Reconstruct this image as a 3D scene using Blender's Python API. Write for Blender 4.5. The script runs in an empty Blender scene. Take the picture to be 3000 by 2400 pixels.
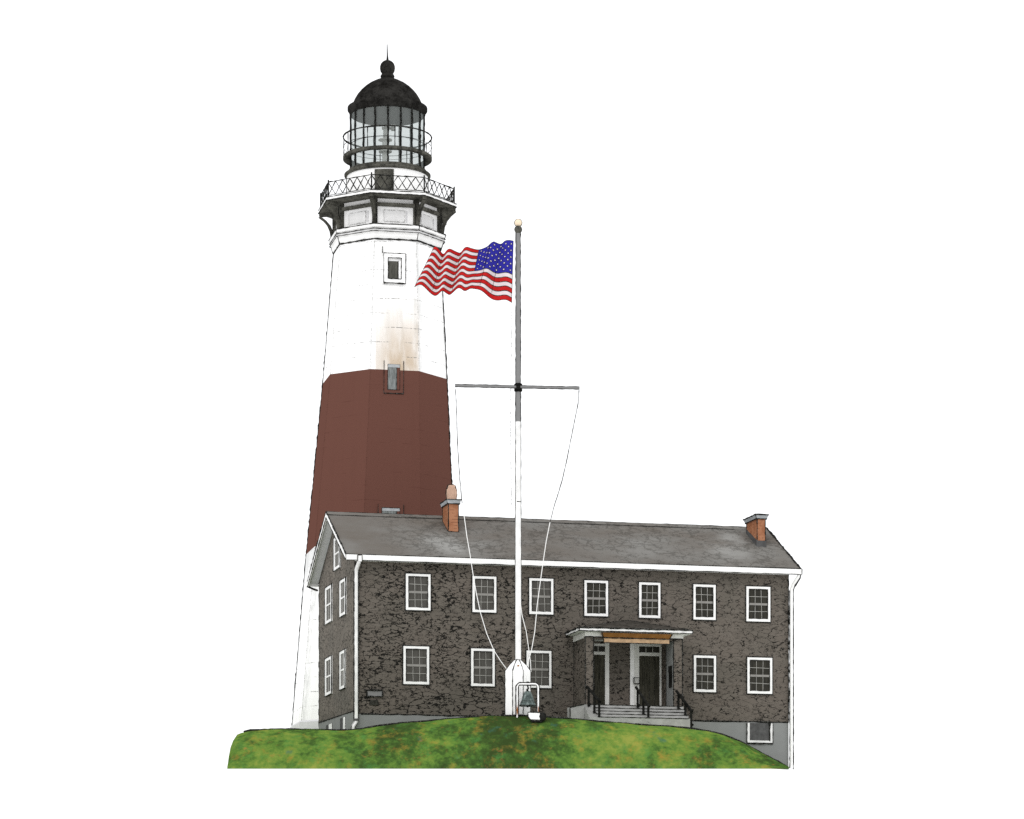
import bpy, bmesh, math, random
from mathutils import Vector, Matrix
random.seed(7)
R = math.radians
sc = bpy.context.scene
COL = sc.collection

# ------------------------------------------------------------------ camera
# the photographer stands low on the slope, far off, with a long rising-front lens
cam = bpy.data.cameras.new("camera")
cam.sensor_width = 36.0
cam.lens = 106.86
cam.shift_y = 0.5461
cam.clip_start = 1.0
cam.clip_end = 3000.0
camo = bpy.data.objects.new("camera", cam)
camo.location = (7.6, -147.0, -12.33)
camo.rotation_euler = (R(90), 0, 0)
COL.objects.link(camo)
sc.camera = camo

# ------------------------------------------------------------------ light
SUN_EL, SUN_AZ = 40.0, -12.0           # azimuth measured from straight towards the camera, negative = left
world = bpy.data.worlds.new("World")
sc.world = world
world.use_nodes = True
wn, wl = world.node_tree.nodes, world.node_tree.links
wn.clear()
wo = wn.new("ShaderNodeOutputWorld")
bg1 = wn.new("ShaderNodeBackground")   # bright white overcast
bg1.inputs[0].default_value = (1.0, 1.0, 1.0, 1)
bg1.inputs[1].default_value = 1.22
bg2 = wn.new("ShaderNodeBackground")   # a little clear sky behind it
sky = wn.new("ShaderNodeTexSky")
sky.sky_type = 'NISHITA'
sky.sun_disc = False
sky.sun_elevation = R(SUN_EL)
sky.sun_rotation = R(180 - SUN_AZ)
bg2.inputs[1].default_value = 0.01
wl.new(sky.outputs[0], bg2.inputs[0])
ads = wn.new("ShaderNodeAddShader")
wl.new(bg1.outputs[0], ads.inputs[0])
wl.new(bg2.outputs[0], ads.inputs[1])
wl.new(ads.outputs[0], wo.inputs[0])

sun = bpy.data.lights.new("sun", 'SUN')
sun.energy = 0.6
sun.angle = R(14)
sun.color = (1.0, 0.97, 0.93)
suno = bpy.data.objects.new("sun", sun)
sd = Vector((math.sin(R(SUN_AZ)) * math.cos(R(SUN_EL)), -math.cos(R(SUN_AZ)) * math.cos(R(SUN_EL)), math.sin(R(SUN_EL))))
suno.rotation_euler = sd.to_track_quat('Z', 'Y').to_euler()
suno.location = (-40, -60, 60)
COL.objects.link(suno)

sc.view_settings.view_transform = 'Standard'
sc.view_settings.look = 'None'
sc.view_settings.exposure = 0.0
sc.view_settings.gamma = 1.0
sc.cycles.max_bounces = 6
sc.cycles.use_denoising = False

# ------------------------------------------------------------------ materials
def lin(c):
    c = c / 255.0
    return c / 12.92 if c <= 0.04045 else ((c + 0.055) / 1.055) ** 2.4
def C(r, g, b, k=0.9):
    return (lin(r) * k, lin(g) * k, lin(b) * k, 1)

class NT:
    """small helper for node trees"""
    def __init__(self, name, rough=0.95, spec=0.0):
        self.m = bpy.data.materials.new(name)
        self.m.use_nodes = True
        self.n, self.l = self.m.node_tree.nodes, self.m.node_tree.links
        self.b = self.n["Principled BSDF"]
        self.b.inputs["Roughness"].default_value = rough
        self.b.inputs["Specular IOR Level"].default_value = spec
        self.tc = self.n.new("ShaderNodeTexCoord")
    def put(self, sock, v):
        if hasattr(v, "is_output"): self.l.new(v, sock)
        else: sock.default_value = v
    def coord(self, scale=(1, 1, 1), loc=(0, 0, 0), src=None):
        mp = self.n.new("ShaderNodeMapping")
        mp.inputs["Scale"].default_value = scale
        mp.inputs["Location"].default_value = loc
        self.l.new(src if src is not None else self.tc.outputs["Object"], mp.inputs["Vector"])
        return mp.outputs[0]
    def noise(self, vec, scale, detail=3, rough=0.55, dist=0.0, col=False):
        t = self.n.new("ShaderNodeTexNoise")
        self.l.new(vec, t.inputs["Vector"])
        t.inputs["Scale"].default_value = scale
        t.inputs["Detail"].default_value = detail
        t.inputs["Roughness"].default_value = rough
        t.inputs["Distortion"].default_value = dist
        return t.outputs["Color" if col else "Fac"]
    def math(self, op, a, b=0.5, c=None):
        t = self.n.new("ShaderNodeMath")
        t.operation = op
        self.put(t.inputs[0], a); self.put(t.inputs[1], b)
        if c is not None: self.put(t.inputs[2], c)
        return t.outputs[0]
    def vmath(self, op, a, b):
        t = self.n.new("ShaderNodeVectorMath")
        t.operation = op
        self.put(t.inputs[0], a)
        if op == 'SCALE': self.put(t.inputs["Scale"], b)
        else: self.put(t.inputs[1], b)
        return t.outputs[0]
    def step(self, v, lo, hi, a=0.0, b=1.0):
        t = self.n.new("ShaderNodeMapRange")
        t.interpolation_type = 'SMOOTHSTEP'
        self.put(t.inputs["Value"], v)
        t.inputs["From Min"].default_value = lo; t.inputs["From Max"].default_value = hi
        t.inputs["To Min"].default_value = a; t.inputs["To Max"].default_value = b
        return t.outputs[0]
    def mix(self, f, a, b):
        t = self.n.new("ShaderNodeMix")
        t.data_type = 'RGBA'
        self.put(t.inputs[0], f); self.put(t.inputs[6], a); self.put(t.inputs[7], b)
        return t.outputs[2]
    def sep(self):
        s = self.n.new("ShaderNodeSeparateXYZ")
        self.l.new(self.tc.outputs["Object"], s.inputs[0])
        return s.outputs
    def vor(self, vec, feature='DISTANCE_TO_EDGE', scale=1.0):
        t = self.n.new("ShaderNodeTexVoronoi")
        t.feature = 'F1' if feature == 'COLOR' else feature
        self.l.new(vec, t.inputs["Vector"])
        t.inputs["Scale"].default_value = scale
        return t.outputs["Distance"] if feature != 'COLOR' else t.outputs["Color"]
    def ramp(self, v, stops):
        t = self.n.new("ShaderNodeValToRGB")
        e = t.color_ramp.elements
        while len(e) < len(stops): e.new(0.5)
        for k, (p, c) in enumerate(stops):
            e[k].position = p; e[k].color = c
        self.l.new(v, t.inputs[0])
        return t.outputs[0]
    def done(self, col):
        self.put(self.b.inputs["Base Color"], col)
        return self.m

def plain(name, c, var=0.12, scale=1.6, rough=0.95):
    t = NT(name, rough)
    n = t.noise(t.coord(), scale, 5, 0.65)
    d = tuple(x * (1 - var * 1.6) for x in c[:3]) + (1,)
    return t.done(t.mix(t.step(n, 0.35, 0.7), d, c))

M = {}
def ink_mat():
    t = NT('pencil_line')
    n = t.noise(t.coord(), 14, 3, 0.7)
    return t.done(t.mix(t.step(n, 0.45, 0.7), C(26, 26, 24), C(95, 95, 92)))
M['ink'] = ink_mat()
def faint_mat():
    t = NT('faint_pencil_line')
    n = t.noise(t.coord(), 9, 3, 0.7)
    return t.done(t.mix(t.step(n, 0.4, 0.6), C(150, 150, 148), C(245, 245, 245)))
M['faint'] = faint_mat()

def tower_white():
    t = NT('white_washed_masonry')
    s = t.sep()
    c = t.coord()
    # broken horizontal courses
    wob = t.noise(t.coord((0.6, 0.6, 0.15)), 1.0, 2)
    zz = t.math('ADD', s[2], t.math('MULTIPLY', wob, 0.22))
    fr = t.math('FRACT', t.math('MULTIPLY', zz, 1 / 0.78))
    line = t.math('LESS_THAN', fr, 0.055)
    gate = t.step(t.noise(t.coord((0.9, 0.9, 2.2), (3, 1, 0)), 1.0, 3), 0.42, 0.6)
    grain = t.step(t.noise(c, 9, 2), 0.38, 0.6)
    lines = t.math('MULTIPLY', t.math('MULTIPLY', line, gate), grain)
    smudge = t.step(t.noise(t.coord((1.5, 1.5, 0.16)), 1.0, 6, 0.7), 0.46, 0.8)
    base = t.mix(t.math('MULTIPLY', smudge, 0.5), C(255, 255, 255, 0.97), C(205, 207, 205))
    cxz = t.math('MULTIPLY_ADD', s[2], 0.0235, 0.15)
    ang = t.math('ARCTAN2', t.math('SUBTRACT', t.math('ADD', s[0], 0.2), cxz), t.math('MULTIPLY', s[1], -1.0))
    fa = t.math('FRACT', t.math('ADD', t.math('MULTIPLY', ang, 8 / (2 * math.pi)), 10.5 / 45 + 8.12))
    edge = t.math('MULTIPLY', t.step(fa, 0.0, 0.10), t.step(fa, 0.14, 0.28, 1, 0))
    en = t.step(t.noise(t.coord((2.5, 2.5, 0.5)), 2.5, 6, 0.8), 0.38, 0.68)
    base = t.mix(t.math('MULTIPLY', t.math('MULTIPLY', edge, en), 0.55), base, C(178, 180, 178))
    # grey shade painted into the white under the red band
    band_shade = t.math('MULTIPLY', t.step(s[2], 8.0, 10.6), t.step(s[2], 10.9, 10.95, 1, 0))
    base = t.mix(t.math('MULTIPLY', band_shade, 0.45), base, C(176, 178, 178))
    # rust bleeding out above the middle window
    rz = t.math('MULTIPLY', t.step(s[2], 19.55, 20.2, 1, 1), t.step(s[2], 19.9, 25.2, 1, 0))
    rx0 = t.step(s[0], 0.05, 0.15)
    rx = t.math('MULTIPLY', t.step(s[0], 0.0, 1.1, 0.5, 1.0), t.step(s[0], 2.35, 2.5, 1, 0))
    rn = t.step(t.noise(t.coord((1.1, 0.2, 0.33), (2, 0, 5)), 1.3, 4), 0.15, 0.62)
    rust = t.math('MULTIPLY', t.math('MULTIPLY', rz, t.math('MULTIPLY', rx, rx0)), rn)
    base = t.mix(t.math('MULTIPLY', rust, 0.85), base, C(196, 170, 134, .8))
    return t.done(t.mix(t.math('MULTIPLY', lines, 0.8), base, C(120, 120, 118)))
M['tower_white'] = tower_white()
def tower_red():
    t = NT('oxide_red_masonry')
    s = t.sep()
    wob = t.noise(t.coord((0.6, 0.6, 0.15)), 1.0, 2)
    fr = t.math('FRACT', t.math('MULTIPLY', t.math('ADD', s[2], t.math('MULTIPLY', wob, 0.22)), 1 / 0.78))
    gate = t.step(t.noise(t.coord((0.9, 0.9, 2.2), (3, 1, 0)), 1.0, 3), 0.5, 0.65)
    lines = t.math('MULTIPLY', t.math('LESS_THAN', fr, 0.05), gate)
    sm = t.step(t.noise(t.coord((1.4, 1.4, 0.14)), 1.0, 6, 0.7), 0.5, 0.8)
    base = t.mix(t.math('MULTIPLY', sm, 0.35), C(109, 74, 65, 0.81), C(100, 67, 59, 0.81))
    return t.done(t.mix(t.math('MULTIPLY', lines, 0.35), base, C(78, 48, 42)))
M['tower_red'] = tower_red()

def stone_mat(name, base_a, base_b, ink, amount, sx=1.0):
    t = NT(name)
    o = t.tc.outputs["Object"]
    wob = t.vmath('SCALE', t.vmath('SUBTRACT', t.noise(t.coord((1, 1, 1.4)), 1.6, 4, 0.6, 0.0, True), (0.5, 0.5, 0.5)), 0.7)
    wob = t.vmath('MULTIPLY', wob, (1.0, 1.0, 0.3))
    wob2 = t.vmath('SCALE', t.vmath('SUBTRACT', t.noise(t.coord((1, 1, 1)), 6.0, 4, 0.65, 0.0, True), (0.5, 0.5, 0.5)), 0.24)
    wob2 = t.vmath('MULTIPLY', wob2, (1.0, 1.0, 0.6))
    p = t.coord((1.85 * sx, 1.85 * sx, 4.5 * sx), (0, 0, 0), t.vmath('ADD', t.vmath('ADD', o, wob), wob2))
    e = t.vor(p)
    cell = t.vor(p, 'COLOR')
    press = t.step(t.noise(t.coord((0.55, 0.55, 0.9)), 1.0, 5, 0.7), 0.36, 0.66)
    brk = t.step(t.noise(t.coord((1, 1, 1.6)), 4.0, 3, 0.7), 0.36, 0.62)
    # the pencil presses harder at the left end of the wall than at the right
    fade = t.step(t.sep()[0], 0.0, 20.0, 1.0, 0.55)
    thick = t.math('MULTIPLY', t.math('MULTIPLY', t.math('ADD', t.math('MULTIPLY', press, 0.08), 0.034), brk), t.math('MULTIPLY', fade, amount))
    line = t.math('LESS_THAN', e, thick)
    p2 = t.coord((3.7 * sx, 3.7 * sx, 8.2 * sx), (7, 3, 1), t.vmath('ADD', t.vmath('ADD', o, wob), t.vmath('SCALE', wob2, 1.3)))
    e2 = t.vor(p2)
    gate2 = t.step(t.noise(t.coord((0.8, 0.8, 1.5), (5, 2, 1)), 1.0, 4, 0.6), 0.38, 0.62)
    th2 = t.math('MULTIPLY', t.math('MULTIPLY', t.math('MULTIPLY', gate2, brk), 0.105), t.math('MULTIPLY', fade, amount))
    line = t.math('MAXIMUM', line, t.math('LESS_THAN', e2, th2))
    fine = t.step(t.noise(t.coord((1, 1, 1.7)), 12, 4, 0.75), 0.64, 0.70)
    fgate = t.step(t.noise(t.coord((0.9, 0.9, 1.3), (5, 8, 1)), 1.0, 4), 0.42, 0.6)
    line = t.math('MAXIMUM', line, t.math('MULTIPLY', t.math('MULTIPLY', fine, fgate), amount))
    tone = t.step(t.noise(t.coord((0.35, 0.35, 0.5)), 1.0, 3), 0.35, 0.7)
    base = t.mix(tone, base_a, base_b)
    sepc = t.n.new("ShaderNodeSeparateColor"); t.l.new(cell, sepc.inputs[0])
    base = t.mix(t.math('MULTIPLY', sepc.outputs[0], 0.16), base, C(135, 130, 122))
    return t.done(t.mix(t.math('MINIMUM', line, 1.0), base, ink))
M['stone'] = stone_mat('rough_dark_stone', C(107, 100, 93), C(98, 93, 86), C(34, 33, 31), 1.0)
M['stone_lit'] = stone_mat('rough_dark_stone_lit', C(120, 114, 107, .86), C(112, 108, 102, .86), C(72, 70, 66), 0.8, 0.9)  # same stone as the front, brighter gable light painted into its colour

def roof_mat():
    t = NT('grey_shingle')
    o = t.tc.outputs["Object"]
    wob = t.vmath('SCALE', t.vmath('SUBTRACT', t.noise(t.coord(), 1.8, 5, 0.7, 0.0, True), (0.5, 0.5, 0.5)), 1.0)
    wob = t.vmath('ADD', wob, t.vmath('SCALE', t.vmath('SUBTRACT', t.noise(t.coord(), 6.0, 4, 0.65, 0.0, True), (0.5, 0.5, 0.5)), 0.3))
    p = t.coord((1.6, 1.8, 2.6), (0, 0, 0), t.vmath('ADD', o, wob))
    e = t.vor(p)
    thick = t.math('MULTIPLY', t.step(t.noise(t.coord((0.5, 0.5, 0.5)), 1.2, 5, 0.7), 0.36, 0.66), 0.12)
    line = t.math('LESS_THAN', e, thick)
    gx = t.step(t.sep()[0], 0.8, 3.2)
    line = t.math('MULTIPLY', line, gx)
    fine = t.math('MULTIPLY', t.step(t.noise(t.coord(), 11, 4, 0.75), 0.66, 0.73), t.step(t.noise(t.coord(), 0.7, 3), 0.45, 0.6))
    tone = t.noise(t.coord((0.28, 0.4, 0.4), (4, 2, 0)), 1.0, 4, 0.6)
    base = t.ramp(tone, [(0.28, C(114, 108, 101, .78)), (0.45, C(121, 117, 112, .78)), (0.6, C(130, 128, 124, .78)), (0.78, C(146, 145, 142, .78))])
    # pale washed-out patches below the chimneys
    for c_, rad in (((4.6, 1.6, 8.7), 1.5), ((5.0, .6, 8.2), 1.1), ((19.4, 1.6, 8.7), 1.6), ((20.2, 3.3, 9.6), 1.1)):
        d = t.n.new("ShaderNodeVectorMath"); d.operation = 'DISTANCE'
        t.l.new(o, d.inputs[0]); d.inputs[1].default_value = c_
        pn = t.math('ADD', d.outputs["Value"], t.math('MULTIPLY', t.math('SUBTRACT', t.noise(t.coord(), 2.0, 4), 0.5), 1.2))
        base = t.mix(t.step(pn, 0.1, rad, 0.6, 0.0), base, C(166, 166, 163, .8))
    return t.done(t.mix(t.math('MAXIMUM', t.math('MULTIPLY', line, 0.45), t.math('MULTIPLY', fine, 0.55)), base, C(62, 60, 56)))
M['roof'] = roof_mat()

def graphite(name, a, b, scale=2.2, stretch=(1, 1, 1)):
    t = NT(name)
    n = t.noise(t.coord(stretch), scale, 6, 0.75)
    g = t.noise(t.coord(), 16, 2, 0.6)
    f = t.step(t.math('ADD', t.math('MULTIPLY', n, 0.72), t.math('MULTIPLY', g, 0.28)), 0.36, 0.64)
    return t.done(t.mix(f, a, b))
M['dark_iron'] = graphite('sooty_iron', C(44, 44, 41), C(98, 97, 90), 2.0, (1, 1, .5))
M['black_iron'] = graphite('black_iron', C(20, 20, 19), C(44, 44, 42))
M['dome'] = graphite('black_painted_copper', C(20, 19, 18), C(56, 55, 53), 0.9)
M['under'] = graphite('gallery_underside', C(60, 59, 54), C(112, 111, 104), 1.8, (1, 1, 1))
M['white'] = plain('white_paint', C(252, 252, 251, 0.93), 0.03, 1.2)
M['white_worn'] = plain('worn_white_paint', C(250, 250, 249, 0.93), 0.14, 1.6)
M['trim'] = plain('white_trim_paint', C(250, 250, 249, 0.93), 0.05, 2.5)
M['panel'] = plain('pale_grey_panel', C(250, 250, 250, 0.98), 0.07, 1.2)
M['panel_in'] = plain('grey_panel_inset', C(228, 228, 228, 0.95), 0.06, 1.0)
M['ceiling_grey'] = plain('grey_lantern_ceiling', C(150, 150, 152), 0.1, 1)
M['soffit'] = plain('grey_soffit', C(205, 205, 207, 1.1), 0.06, 2)
M['concrete'] = plain('grey_rendered_foundation', C(146, 148, 147, .86), 0.06, 0.8)
M['step'] = plain('grey_stone_step', C(178, 178, 176, .95), 0.14, 2.0)
M['frame_grey'] = plain('shaded_grey_paint', C(222, 222, 218, 1.0), 0.1, 3)
M['door'] = graphite('dark_plank_door', C(44, 43, 37), C(82, 80, 70), 2.5, (5, 5, .35))
M['lamp_glass'] = None
def pane_mat(name, a, b):
    t = NT(name, 0.55, 0.15)
    n = t.noise(t.coord((6, 6, .8)), 1.6, 4, 0.7)
    return t.done(t.mix(t.step(n, 0.35, 0.65), a, b))
M['pane'] = pane_mat('grey_window_glass', C(88, 86, 82, .8), C(76, 74, 69, .8))
M['pane_dark'] = pane_mat('dark_window_glass', C(60, 58, 50, .8), C(42, 41, 36, .8))
M['pane_blue'] = pane_mat('pale_window_glass', C(98, 102, 101, .85), C(140, 146, 145, .85))
M['pane_tower'] = pane_mat('shadowed_window_glass', C(64, 64, 58), C(94, 93, 86))
M['bar'] = plain('grey_glazing_bar', C(176, 175, 170), 0.08, 3)
M['rail_bar'] = plain('grey_meeting_rail', C(150, 148, 144), 0.1, 4)
M['brick'] = None
def brick():
    t = NT('orange_brick')
    s = t.sep()
    fz = t.math('FRACT', t.math('MULTIPLY', s[2], 6.5))
    ln = t.math('LESS_THAN', fz, 0.16)
    gate = t.step(t.noise(t.coord((3, 3, 2.2)), 1.6, 3), 0.5, 0.6)
    base = t.mix(t.step(t.noise(t.coord(), 2.2, 3), 0.35, 0.65), C(156, 104, 76, .85), C(180, 128, 98, .85))
    return t.done(t.mix(t.math('MULTIPLY', t.math('MULTIPLY', ln, gate), 0.75), base, C(88, 50, 36)))
M['brick'] = brick()
M['pot'] = plain('pale_clay_pot', C(214, 178, 156), 0.18, 3)
M['lead'] = plain('grey_lead_flashing', C(182, 187, 190), 0.15, 3)
M['flash_dark'] = plain('dark_flashing', C(98, 98, 98), 0.2, 4)
M['porch_slate'] = graphite('dark_porch_slate', C(52, 50, 46), C(84, 80, 75), 3.0)
M['wood_dark'] = plain('brown_varnished_board', C(160, 112, 62, .85), 0.16, 2.5)
M['wood_pale'] = plain('pale_sign_board', C(204, 172, 138, .85), 0.2, 2.5)
M['pole_grey'] = plain('grey_pole_paint', C(136, 136, 136, .88), 0.06, 1)
M['gilt'] = None
def gilt():
    t = NT('cream_gilded_ball', 0.35, 0.5)
    s = t.sep()
    return t.done(t.mix(t.step(s[2], 22.26, 22.54), C(196, 146, 92, .8), C(246, 226, 196, .85)))
M['gilt'] = gilt()
def rusty(name, z0, z1):
    t = NT(name)
    s = t.sep()
    n = t.noise(t.coord((3, 3, 1.2)), 2.0, 4, 0.7)
    f = t.math('MULTIPLY', t.step(n, 0.42, 0.62), t.step(s[2], z0, z1, 1, 0))
    g = t.step(t.noise(t.coord((2, 2, 1)), 2.6, 5, 0.7), 0.56, 0.75)
    base = t.mix(t.math('MULTIPLY', g, 0.6), C(250, 250, 249, .93), C(172, 172, 170))
    return t.done(t.mix(f, base, C(158, 98, 52)))
M['post_white'] = rusty('white_planks_rusty_foot', -0.5, -0.05)
M['pipe'] = rusty('white_pipe_with_rust', 0.3, 0.6)
def bell_m():
    t = NT('verdigris_bronze', 0.6, 0.3)
    n = t.noise(t.coord((2, 2, 1)), 3.5, 5, 0.7)
    return t.done(t.ramp(n, [(0.36, C(44, 56, 54, .8)), (0.5, C(84, 98, 95, .8)), (0.64, C(142, 154, 151, .8))]))
M['bell'] = bell_m()
M['rope'] = plain('white_rope', C(246, 246, 244), 0.05, 4)
M['flag_red'] = plain('red_bunting', C(202, 42, 42, .78), 0.1, 2.5)
M['flag_white'] = plain('white_bunting', C(234, 224, 226, .82), 0.08, 2)
M['flag_blue'] = plain('blue_bunting', C(50, 48, 152, .95), 0.06, 2)
M['star'] = plain('white_star', C(235, 225, 238), 0.05, 3)
def grass():
    t = NT('mottled_grass')
    c = t.coord()
    big = t.noise(t.coord((0.26, 0.26, 0.34), (1.3, 0.4, 0.2)), 1.0, 3, 0.5, 0.4)
    mid = t.noise(t.coord((1, 1, 1)), 0.95, 4, 0.6)
    fin = t.noise(t.coord((1, 1, 1)), 3.4, 5, 0.7)
    v = t.math('ADD', t.math('ADD', t.math('MULTIPLY', big, 0.42), t.math('MULTIPLY', mid, 0.30)), t.math('MULTIPLY', fin, 0.34))
    # broad darker drifts of longer grass along the bank
    gx = t.math('ADD', t.math('MULTIPLY', t.sep()[0], 1 / 26.0), t.math('MULTIPLY_ADD', t.noise(t.coord((1, 1, 1)), 0.7, 4, 0.6), 0.16, 0.15))
    def G(v_): return (v_, v_, v_, 1)
    drift = t.ramp(gx, [(0.0, G(.66)), (0.20, G(.62)), (0.31, G(.42)), (0.42, G(.50)), (0.54, G(.38)), (0.62, G(.44)), (0.76, G(.64)), (0.90, G(.60)), (0.97, G(.46))])
    v = t.math('ADD', v, t.math('MULTIPLY', t.math('SUBTRACT', drift, 0.54), 0.55))
    base = t.ramp(v, [(0.425, C(40, 62, 27, .85)), (0.49, C(58, 92, 38, .8)), (0.55, C(88, 126, 50, .85)), (0.61, C(118, 146, 60, .8)), (0.68, C(150, 160, 72, .8))])
    o1 = t.step(t.noise(t.coord((1, 1, 1), (9, 4, 2)), 1.15, 6, 0.72), 0.52, 0.74)
    base = t.mix(t.math('MULTIPLY', o1, 0.7), base, C(170, 140, 58, .85))
    o2 = t.step(t.noise(t.coord((1, 1, 1), (19, 14, 7)), 1.3, 6, 0.72), 0.52, 0.72)
    base = t.mix(t.math('MULTIPLY', o2, 0.6), base, C(72, 136, 66, .85))
    o3 = t.step(t.noise(t.coord((1, 1, 1), (29, 24, 3)), 1.0, 4, 0.6), 0.63, 0.76)
    base = t.mix(t.math('MULTIPLY', o3, 0.6), base, C(46, 96, 92))
    o4 = t.step(t.noise(t.coord((1, 1, 1), (39, 4, 13)), 1.9, 5, 0.7), 0.58, 0.76)
    base = t.mix(t.math('MULTIPLY', o4, 0.55), base, C(186, 116, 66, .85))
    return t.done(t.mix(0.16, base, C(104, 112, 70, .8)))
M['grass'] = grass()
def glass():
    m = bpy.data.materials.new('lantern_glass')
    m.use_nodes = True
    n, l = m.node_tree.nodes, m.node_tree.links
    n.clear()
    o = n.new("ShaderNodeOutputMaterial"); mx = n.new("ShaderNodeMixShader")
    tr = n.new("ShaderNodeBsdfTransparent"); gl = n.new("ShaderNodeBsdfDiffuse")
    tr.inputs[0].default_value = (0.91, 0.935, 0.93, 1)
    gl.inputs[0].default_value = C(176, 182, 180)
    mx.inputs[0].default_value = 0.28
    l.new(tr.outputs[0], mx.inputs[1]); l.new(gl.outputs[0], mx.inputs[2]); l.new(mx.outputs[0], o.inputs[0])
    return m
M['glass'] = glass()
del M['lamp_glass']

# ------------------------------------------------------------------ mesh helpers
class MB:
    def __init__(self, T=None):
        self.v, self.f, self.mi, self.sm, self.mats = [], [], [], [], []
        self.T = T or (lambda p: Vector(p))
    def m(self, name):
        if name not in self.mats: self.mats.append(name)
        return self.mats.index(name)
    def add(self, vs, fs, mat, smooth=False):
        o = len(self.v)
        self.v += [self.T(p) for p in vs]
        k = self.m(mat)
        for f in fs:
            self.f.append([o + i for i in f]); self.mi.append(k); self.sm.append(smooth)
    def box(self, x0, x1, y0, y1, z0, z1, mat):
        vs = [(x, y, z) for x in (x0, x1) for y in (y0, y1) for z in (z0, z1)]
        self.add(vs, [(0, 1, 3, 2), (4, 6, 7, 5), (0, 4, 5, 1), (2, 3, 7, 6), (0, 2, 6, 4), (1, 5, 7, 3)], mat)
        return self
    def hexa(self, b, t, mat):             # bottom loop, top loop
        n = len(b)
        self.add(list(b) + list(t), [tuple(range(n))[::-1], tuple(range(n, 2 * n))] + [(i, (i + 1) % n, n + (i + 1) % n, n + i) for i in range(n)], mat)
        return self
    def tube(self, pts, r, mat, n=6, jit=0.0, closed=False):
        pts = [Vector(p) for p in pts]
        rs = r if isinstance(r, (list, tuple)) else [r] * len(pts)
        L = len(pts)
        vs, prev = [], None
        for i, p in enumerate(pts):
            a = pts[(i - 1) % L] if (closed or i) else p
            b = pts[(i + 1) % L] if (closed or i < L - 1) else p
            d = (b - a).normalized() if (b - a).length > 1e-9 else Vector((0, 0, 1))
            if prev is None:
                ref = Vector((0, 0, 1)) if abs(d.z) < 0.9 else Vector((0, 1, 0))
                x = d.cross(ref).normalized()
            else:
                x = (prev - d * prev.dot(d)).normalized()
            prev = x
            y = d.cross(x)
            rr = rs[i] * (1 + random.uniform(-jit, jit))
            for k in range(n):
                w = 2 * math.pi * k / n
                vs.append(p + x * (math.cos(w) * rr) + y * (math.sin(w) * rr))
        fs = []
        for i in range(L if closed else L - 1):
            j = (i + 1) % L
            for k in range(n):
                fs.append((i * n + k, i * n + (k + 1) % n, j * n + (k + 1) % n, j * n + k))
        if not closed:
            fs += [tuple(range(n))[::-1], tuple((L - 1) * n + k for k in range(n))]
        self.add(vs, fs, mat, True)
        return self
    def ink(self, a, b, r=0.03, mat='ink', jit=0.45):
        a, b = Vector(a), Vector(b)
        k = max(2, min(60, int((b - a).length / 0.16)))
        d = (b - a).normalized()
        o = d.orthogonal().normalized(); o2 = d.cross(o)
        pts = [a.lerp(b, i / k) + (o * random.uniform(-.25, .25) + o2 * random.uniform(-.25, .25)) * r * (0 < i < k) for i in range(k + 1)]
        return self.tube(pts, r, mat, 5, jit)
    def inkloop(self, pts, r=0.03, closed=True, mat='ink'):
        for i in range(len(pts) - (0 if closed else 1)):
            self.ink(pts[i], pts[(i + 1) % len(pts)], r, mat)
        return self
    def lathe(self, prof, cx, cy, mat, n=48, a0=0.0, close=True):
        vs, fs = [], []
        for (r, z) in prof:
            for k in range(n):
                w = a0 + 2 * math.pi * k / n
                vs.append((cx + r * math.sin(w), cy - r * math.cos(w), z))
        for i in range(len(prof) - 1):
            for k in range(n):
                fs.append((i * n + k, i * n + (k + 1) % n, (i + 1) * n + (k + 1) % n, (i + 1) * n + k))
        if close:
            fs += [tuple(range(n))[::-1], tuple((len(prof) - 1) * n + k for k in range(n))]
        self.add(vs, fs, mat, n > 12)
        return self
    def build(self, name, parent=None, loc=None, auto=True):
        me = bpy.data.meshes.new(name)
        off = Vector(loc) if loc else Vector((0, 0, 0))
        me.from_pydata([p - off for p in self.v], [], self.f)
        for mt in self.mats: me.materials.append(M[mt])
        me.polygons.foreach_set("material_index", self.mi)
        me.polygons.foreach_set("use_smooth", self.sm)
        bm = bmesh.new(); bm.from_mesh(me)
        bmesh.ops.recalc_face_normals(bm, faces=bm.faces)
        if auto:
            for e in bm.edges:
                if len(e.link_faces) == 2 and e.calc_face_angle(0) > 0.7: e.smooth = False
        bm.to_mesh(me); bm.free(); me.update()
        o = bpy.data.objects.new(name, me)
        COL.objects.link(o)
        if parent: o.parent = parent
        elif loc: o.location = loc
        return o

def tag(o, label=None, cat=None, group=None, kind=None):
    if label: o['label'] = label
    if cat: o['category'] = cat
    if group: o['group'] = group
    if kind: o['kind'] = kind
    return o
def empty(name, loc, rz=0.0):
    o = bpy.data.objects.new(name, None)
    o.location = loc; o.rotation_euler = (0, 0, rz)
    o.empty_display_size = 0.5
    COL.objects.link(o)
    return o
def interp(tab, x):
    if x <= tab[0][0]: return tab[0][1:]
    for a, b in zip(tab, tab[1:]):
        if x <= b[0]:
            t = (x - a[0]) / (b[0] - a[0])
            return tuple(p + (q - p) * t for p, q in zip(a[1:], b[1:]))
    return tab[-1][1:]

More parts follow.
